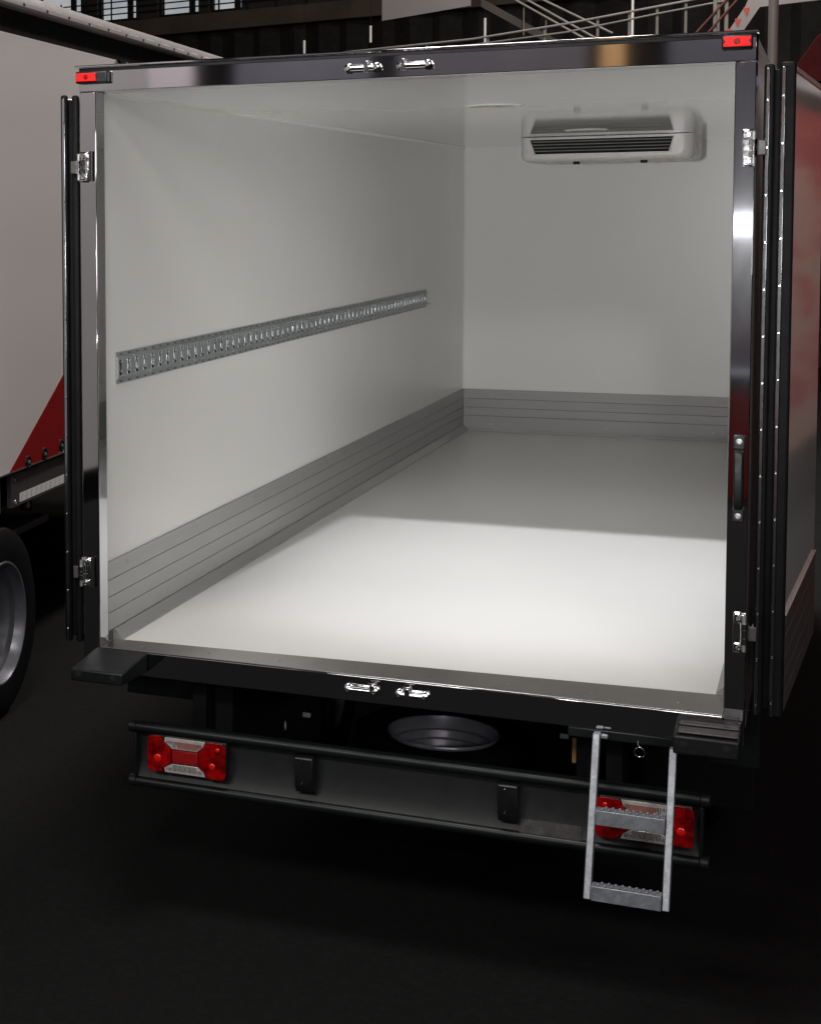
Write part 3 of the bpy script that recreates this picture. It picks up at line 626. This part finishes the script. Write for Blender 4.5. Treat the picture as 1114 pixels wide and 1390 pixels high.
# window wall over the mezzanine: piers and daylight windows
def t_of(p): return (Vector((p[0], p[1], 0)) - mA).dot(md)
spans = [(11.6, 12.72), (13.12, 14.06), (14.56, 15.50), (15.72, 16.45)]
edges = [0] + [v for s_ in spans for v in s_] + [27.5]
pier = MB()
for a, b in zip(edges[0::2], edges[1::2]): mbox(pier, a, b, -.01, -.4, 5.3605, 7.6)
pier.build('window_wall', 'wallp', None, kind='structure', smooth=False)
wl = ['daylit window at the far left above the white roof lip', 'daylit window crossed by a dark railing, second from the left above the roof lip',
      'wide daylit window nearest the middle of the brown beam', 'narrow daylit window slit right of the wide windows']
for (a, b), lb in zip(spans, wl):
    fm = MB(); mbox(fm, a, b, -.1, -.16, 5.3605, 5.42); mbox(fm, a, a + .05, -.1, -.16, 5.4205, 7.6); mbox(fm, b - .05, b, -.1, -.16, 5.4205, 7.6)
    if b - a > .6: mbox(fm, a + (b - a) * .72, a + (b - a) * .72 + .11, -.1, -.16, 5.4205, 7.6)
    w_ = fm.build('window', 'drape', None); tag(w_, lb, 'window', 'daylit windows above the mezzanine')
    p_ = mbox(MB(), a + .05, b - .05, -.18, -.2, 5.3605, 7.6).build('pane', 'pane', w_, smooth=False)
rl = MB()
for z in (5.50, 5.62, 5.74): rl.cyl(along(0, .06, z), along(18, .06, z), .014, 8)
rl = rl.build('mezzanine_railing', 'drape', None); tag(rl, 'thin dark railing along the mezzanine in front of the daylit windows', 'railing')
t = .5
while t < 18:
    MB().cyl(along(t, .06, 5.3605), along(t, .06, 5.80), .018, 8).build('railing_post', 'drape', rl); t += .62
# hanging grey banner
bn = MB().prism([(-2.89, 16.0, 3.925), (-2.88, 16.03, 3.925), (-1.70, 15.53, 3.985), (-1.71, 15.5, 3.985)], (0, 0, .62)).build('hanging_banner', 'banner', None)
tag(bn, 'plain grey banner hanging from above over the middle of the truck', 'banner')
for x_, y_ in ((-2.8, 16.0), (-1.78, 15.56)): MB().cyl((x_, y_, 4.54), (x_, y_, 10.99), .008, 6).build('banner_wire', 'railm', bn)
# thin hanging tubes
lb4 = ['short thin pale rod left of the header locks, above the truck roof', 'thin pale rod under the left edge of the grey banner', 'thin pale rod just right of the grey banner', 'long bright pale rod in front of the gangway railing']
for (x_, zb, zt), lb in zip([(-4.474, 3.70, 3.94), (-3.533, 3.86, 4.09), (-1.985, 3.72, 4.10), (-.118, 3.72, 4.9)], lb4):
    o_ = thing('hanging_rod', lb, 'rod', (x_, 18, zb), 'thin pale rods hanging in the hall')
    MB().cyl((x_, 18, zb), (x_, 18, zt), .017, 10).build('rod', 'tape', o_); MB().cyl((x_, 18, zt + .0005), (x_, 18, 10.99), .004, 6).build('wire', 'void', o_)
# gangway railing rising to the right
rp = thing('gangway', 'grey tubular gangway railing rising behind the truck roof to the right', 'railing', (-.8, 14, GZ))
ra = [(-3.43, 14.0, 3.34), (-1.39, 14.0, 3.44), (-.38, 14.0, 3.55), (.86, 14.0, 3.72), (1.30, 14.0, 3.79)]; rb = [(-3.43, 14.0, 3.30), (-1.39, 14.0, 3.375), (-.38, 14.0, 3.46), (.54, 14.0, 3.60), (1.25, 14.0, 3.70)]
MB().tube(ra, .013).build('rail', 'railm', rp); MB().tube(rb, .011).build('rail', 'railm', rp)
for x_, zt in ((-1.9, 3.41), (-1.225, 3.455), (-.615, 3.52), (-.06, 3.6), (.265, 3.635), (.545, 3.675), (.83, 3.71), (1.15, 3.76)): MB().cyl((x_, 14.03, 2.9), (x_, 14.03, zt), .016, 8).build('post', 'railm', rp)
MB().prism([(-3.43, 13.9, 2.8), (1.3, 13.9, 2.8), (1.3, 13.9, 3.05), (-3.43, 13.9, 2.95)], (0, .9, 0)).build('deck', 'wallp', rp)
for x_ in (-3.2, -1, 1.1): MB().box(x_, x_ + .1, 14.2, 14.3, GZ, 2.799).build('leg', 'railm', rp)
sr = thing('stair', 'dark grey stair flight climbing left behind the gangway railing', 'stairs', (-.4, 15, GZ))
for a, b in (((-1.2, 15, 4.03), (-.30, 15, 3.46)), ((-1.08, 15.02, 4.03), (-.18, 15.02, 3.46)), ((-.92, 15.04, 4.02), (-.02, 15.04, 3.52))): MB().cyl(a, b, .013, 8).build('rail', 'railm', sr)
MB().prism([(-1.5, 15.1, 4.02), (-.2, 15.1, 3.22), (-.2, 15.1, 3.12), (-1.5, 15.1, 3.92)], (0, .8, 0)).build('stringer', 'wallp', sr)
MB().prism([(-.2, 15.1, 3.2), (1.9, 15.1, GZ), (1.75, 15.1, GZ), (-.2, 15.1, 3.05)], (0, .8, 0)).build('stringer', 'wallp', sr)
for x_ in (-1.0, -.75, -.5): MB().cyl((x_, 15.03, 3.55), (x_, 15.03, 4.0 - (x_ + 1.2) * .63), .009, 6).build('post', 'railm', sr)
st2 = thing('stair_railing', 'rusty red double handrail with pale posts beside the white fascia', 'railing', (1.2, 13, GZ))
for a, b in (((.90, 13, 3.16), (1.36, 13, 3.68)), ((1.02, 13, 3.16), (1.46, 13, 3.68))): MB().cyl(a, b, .011, 8).build('rail', 'redr', st2)
for x_ in (1.18, 1.285): MB().cyl((x_, 13.03, GZ), (x_, 13.03, 3.75), .020, 8).build('post', 'railm', st2)
fs = MB().prism([(1.39, 10, 2.87), (1.50, 10, 2.86), (1.71, 10, 3.185), (2.60, 10, 3.245), (2.60, 10, 3.50), (1.72, 10, 3.50), (1.60, 10, 3.20)], (0, .04, 0)).build('fascia_board', 'fascia', None)
tag(fs, 'pale fascia board with orange red triangles bending up over the right corner', 'sign')
for tr in ([(1.585, 3.185), (1.632, 3.185), (1.612, 3.118)], [(1.52, 3.10), (1.567, 3.098), (1.545, 3.033)], [(1.452, 3.022), (1.50, 3.018), (1.478, 2.955)]):
    MB().prism([(x_, 9.9995, z_) for x_, z_ in tr], (0, -.004, 0)).build('triangle', 'orange', fs)
for x_ in (1.9, 2.5): MB().cyl((x_, 10.02, 3.501), (x_, 10.02, 10.99), .006, 6).build('wire', 'railm', fs)
pl = MB().lathe([(.06, 0), (.06, .02), (.0365, .021), (.0365, 4.6), (.06, 4.601), (.06, 4.63)], (1.848, 9, GZ), (0, 0, 1), 20, True, True).build('column', 'skirtlight', None); tag(pl, 'slim pale round column rising behind the right rear door', 'column')
rs = MB().prism([(1.80, 12.0, 2.62), (2.4, 12.0, 2.72), (2.4, 12.0, 3.35), (2.12, 12.0, 3.10)], (0, .15, 0)).build('red_banner', 'redcloth', None, .01); tag(rs, 'blurred dark red slanted banner at the upper right edge', 'banner')
for x_ in (2.2, 2.38): MB().cyl((x_, 12.07, 3.2), (x_, 12.07, 10.99), .006, 6).build('wire', 'railm', rs)
bs = MB().box(2.02, 3.2, 12.2, 12.3, 2.675, 2.765).build('blue_sign', 'bluep', None, .004); tag(bs, 'narrow blue strip sign below the red banner at the right edge', 'sign')
for x_ in (2.6, 3.1): MB().cyl((x_, 12.25, GZ), (x_, 12.25, 2.674), .02, 8).build('leg', 'railm', bs)

# ------------------------------------------------------------------ the other side of the aisle, seen only in the polished steel
def stand(name, lb, cat, x0, x1, y, z1, ma, th=.2):
    o_ = MB().box(x0, x1, y - th, y, GZ, z1).build(name, ma, None, .01); tag(o_, lb, cat)
    MB().box(x0 - .05, x1 + .05, y - th - .05, y + .05, z1 + .0005, z1 + .12).build('cornice', 'darkstand', o_)
    return o_
stand('exhibition_wall', 'tall grey exhibition stand wall across the aisle on the left', 'stand', -12, -6.5, -19, 4.6, 'greystand')
stand('exhibition_wall', 'dark exhibition stand wall between two grey stands across the aisle', 'stand', -6.0, -3.9, -19.5, 4.9, 'darkstand')
stand('exhibition_wall', 'short grey exhibition stand wall in the middle across the aisle', 'stand', -3.4, -.8, -19, 4.0, 'midstand')
stand('wooden_totem', 'slim wooden totem across the aisle', 'totem', -.5, -.2, -18, 5.2, 'warm', .3)
stand('exhibition_wall', 'dark exhibition stand wall facing the right post of the truck', 'stand', .2, 3.6, -19.5, 4.6, 'darkstand')
stand('red_counter', 'low red reception counter behind the photographer', 'counter', -.2, 3.2, -10.5, -.05, 'redstand', .6)
stand('exhibition_wall', 'tall grey exhibition stand wall across the aisle on the far right', 'stand', 4.5, 12, -19, 4.6, 'greystand')
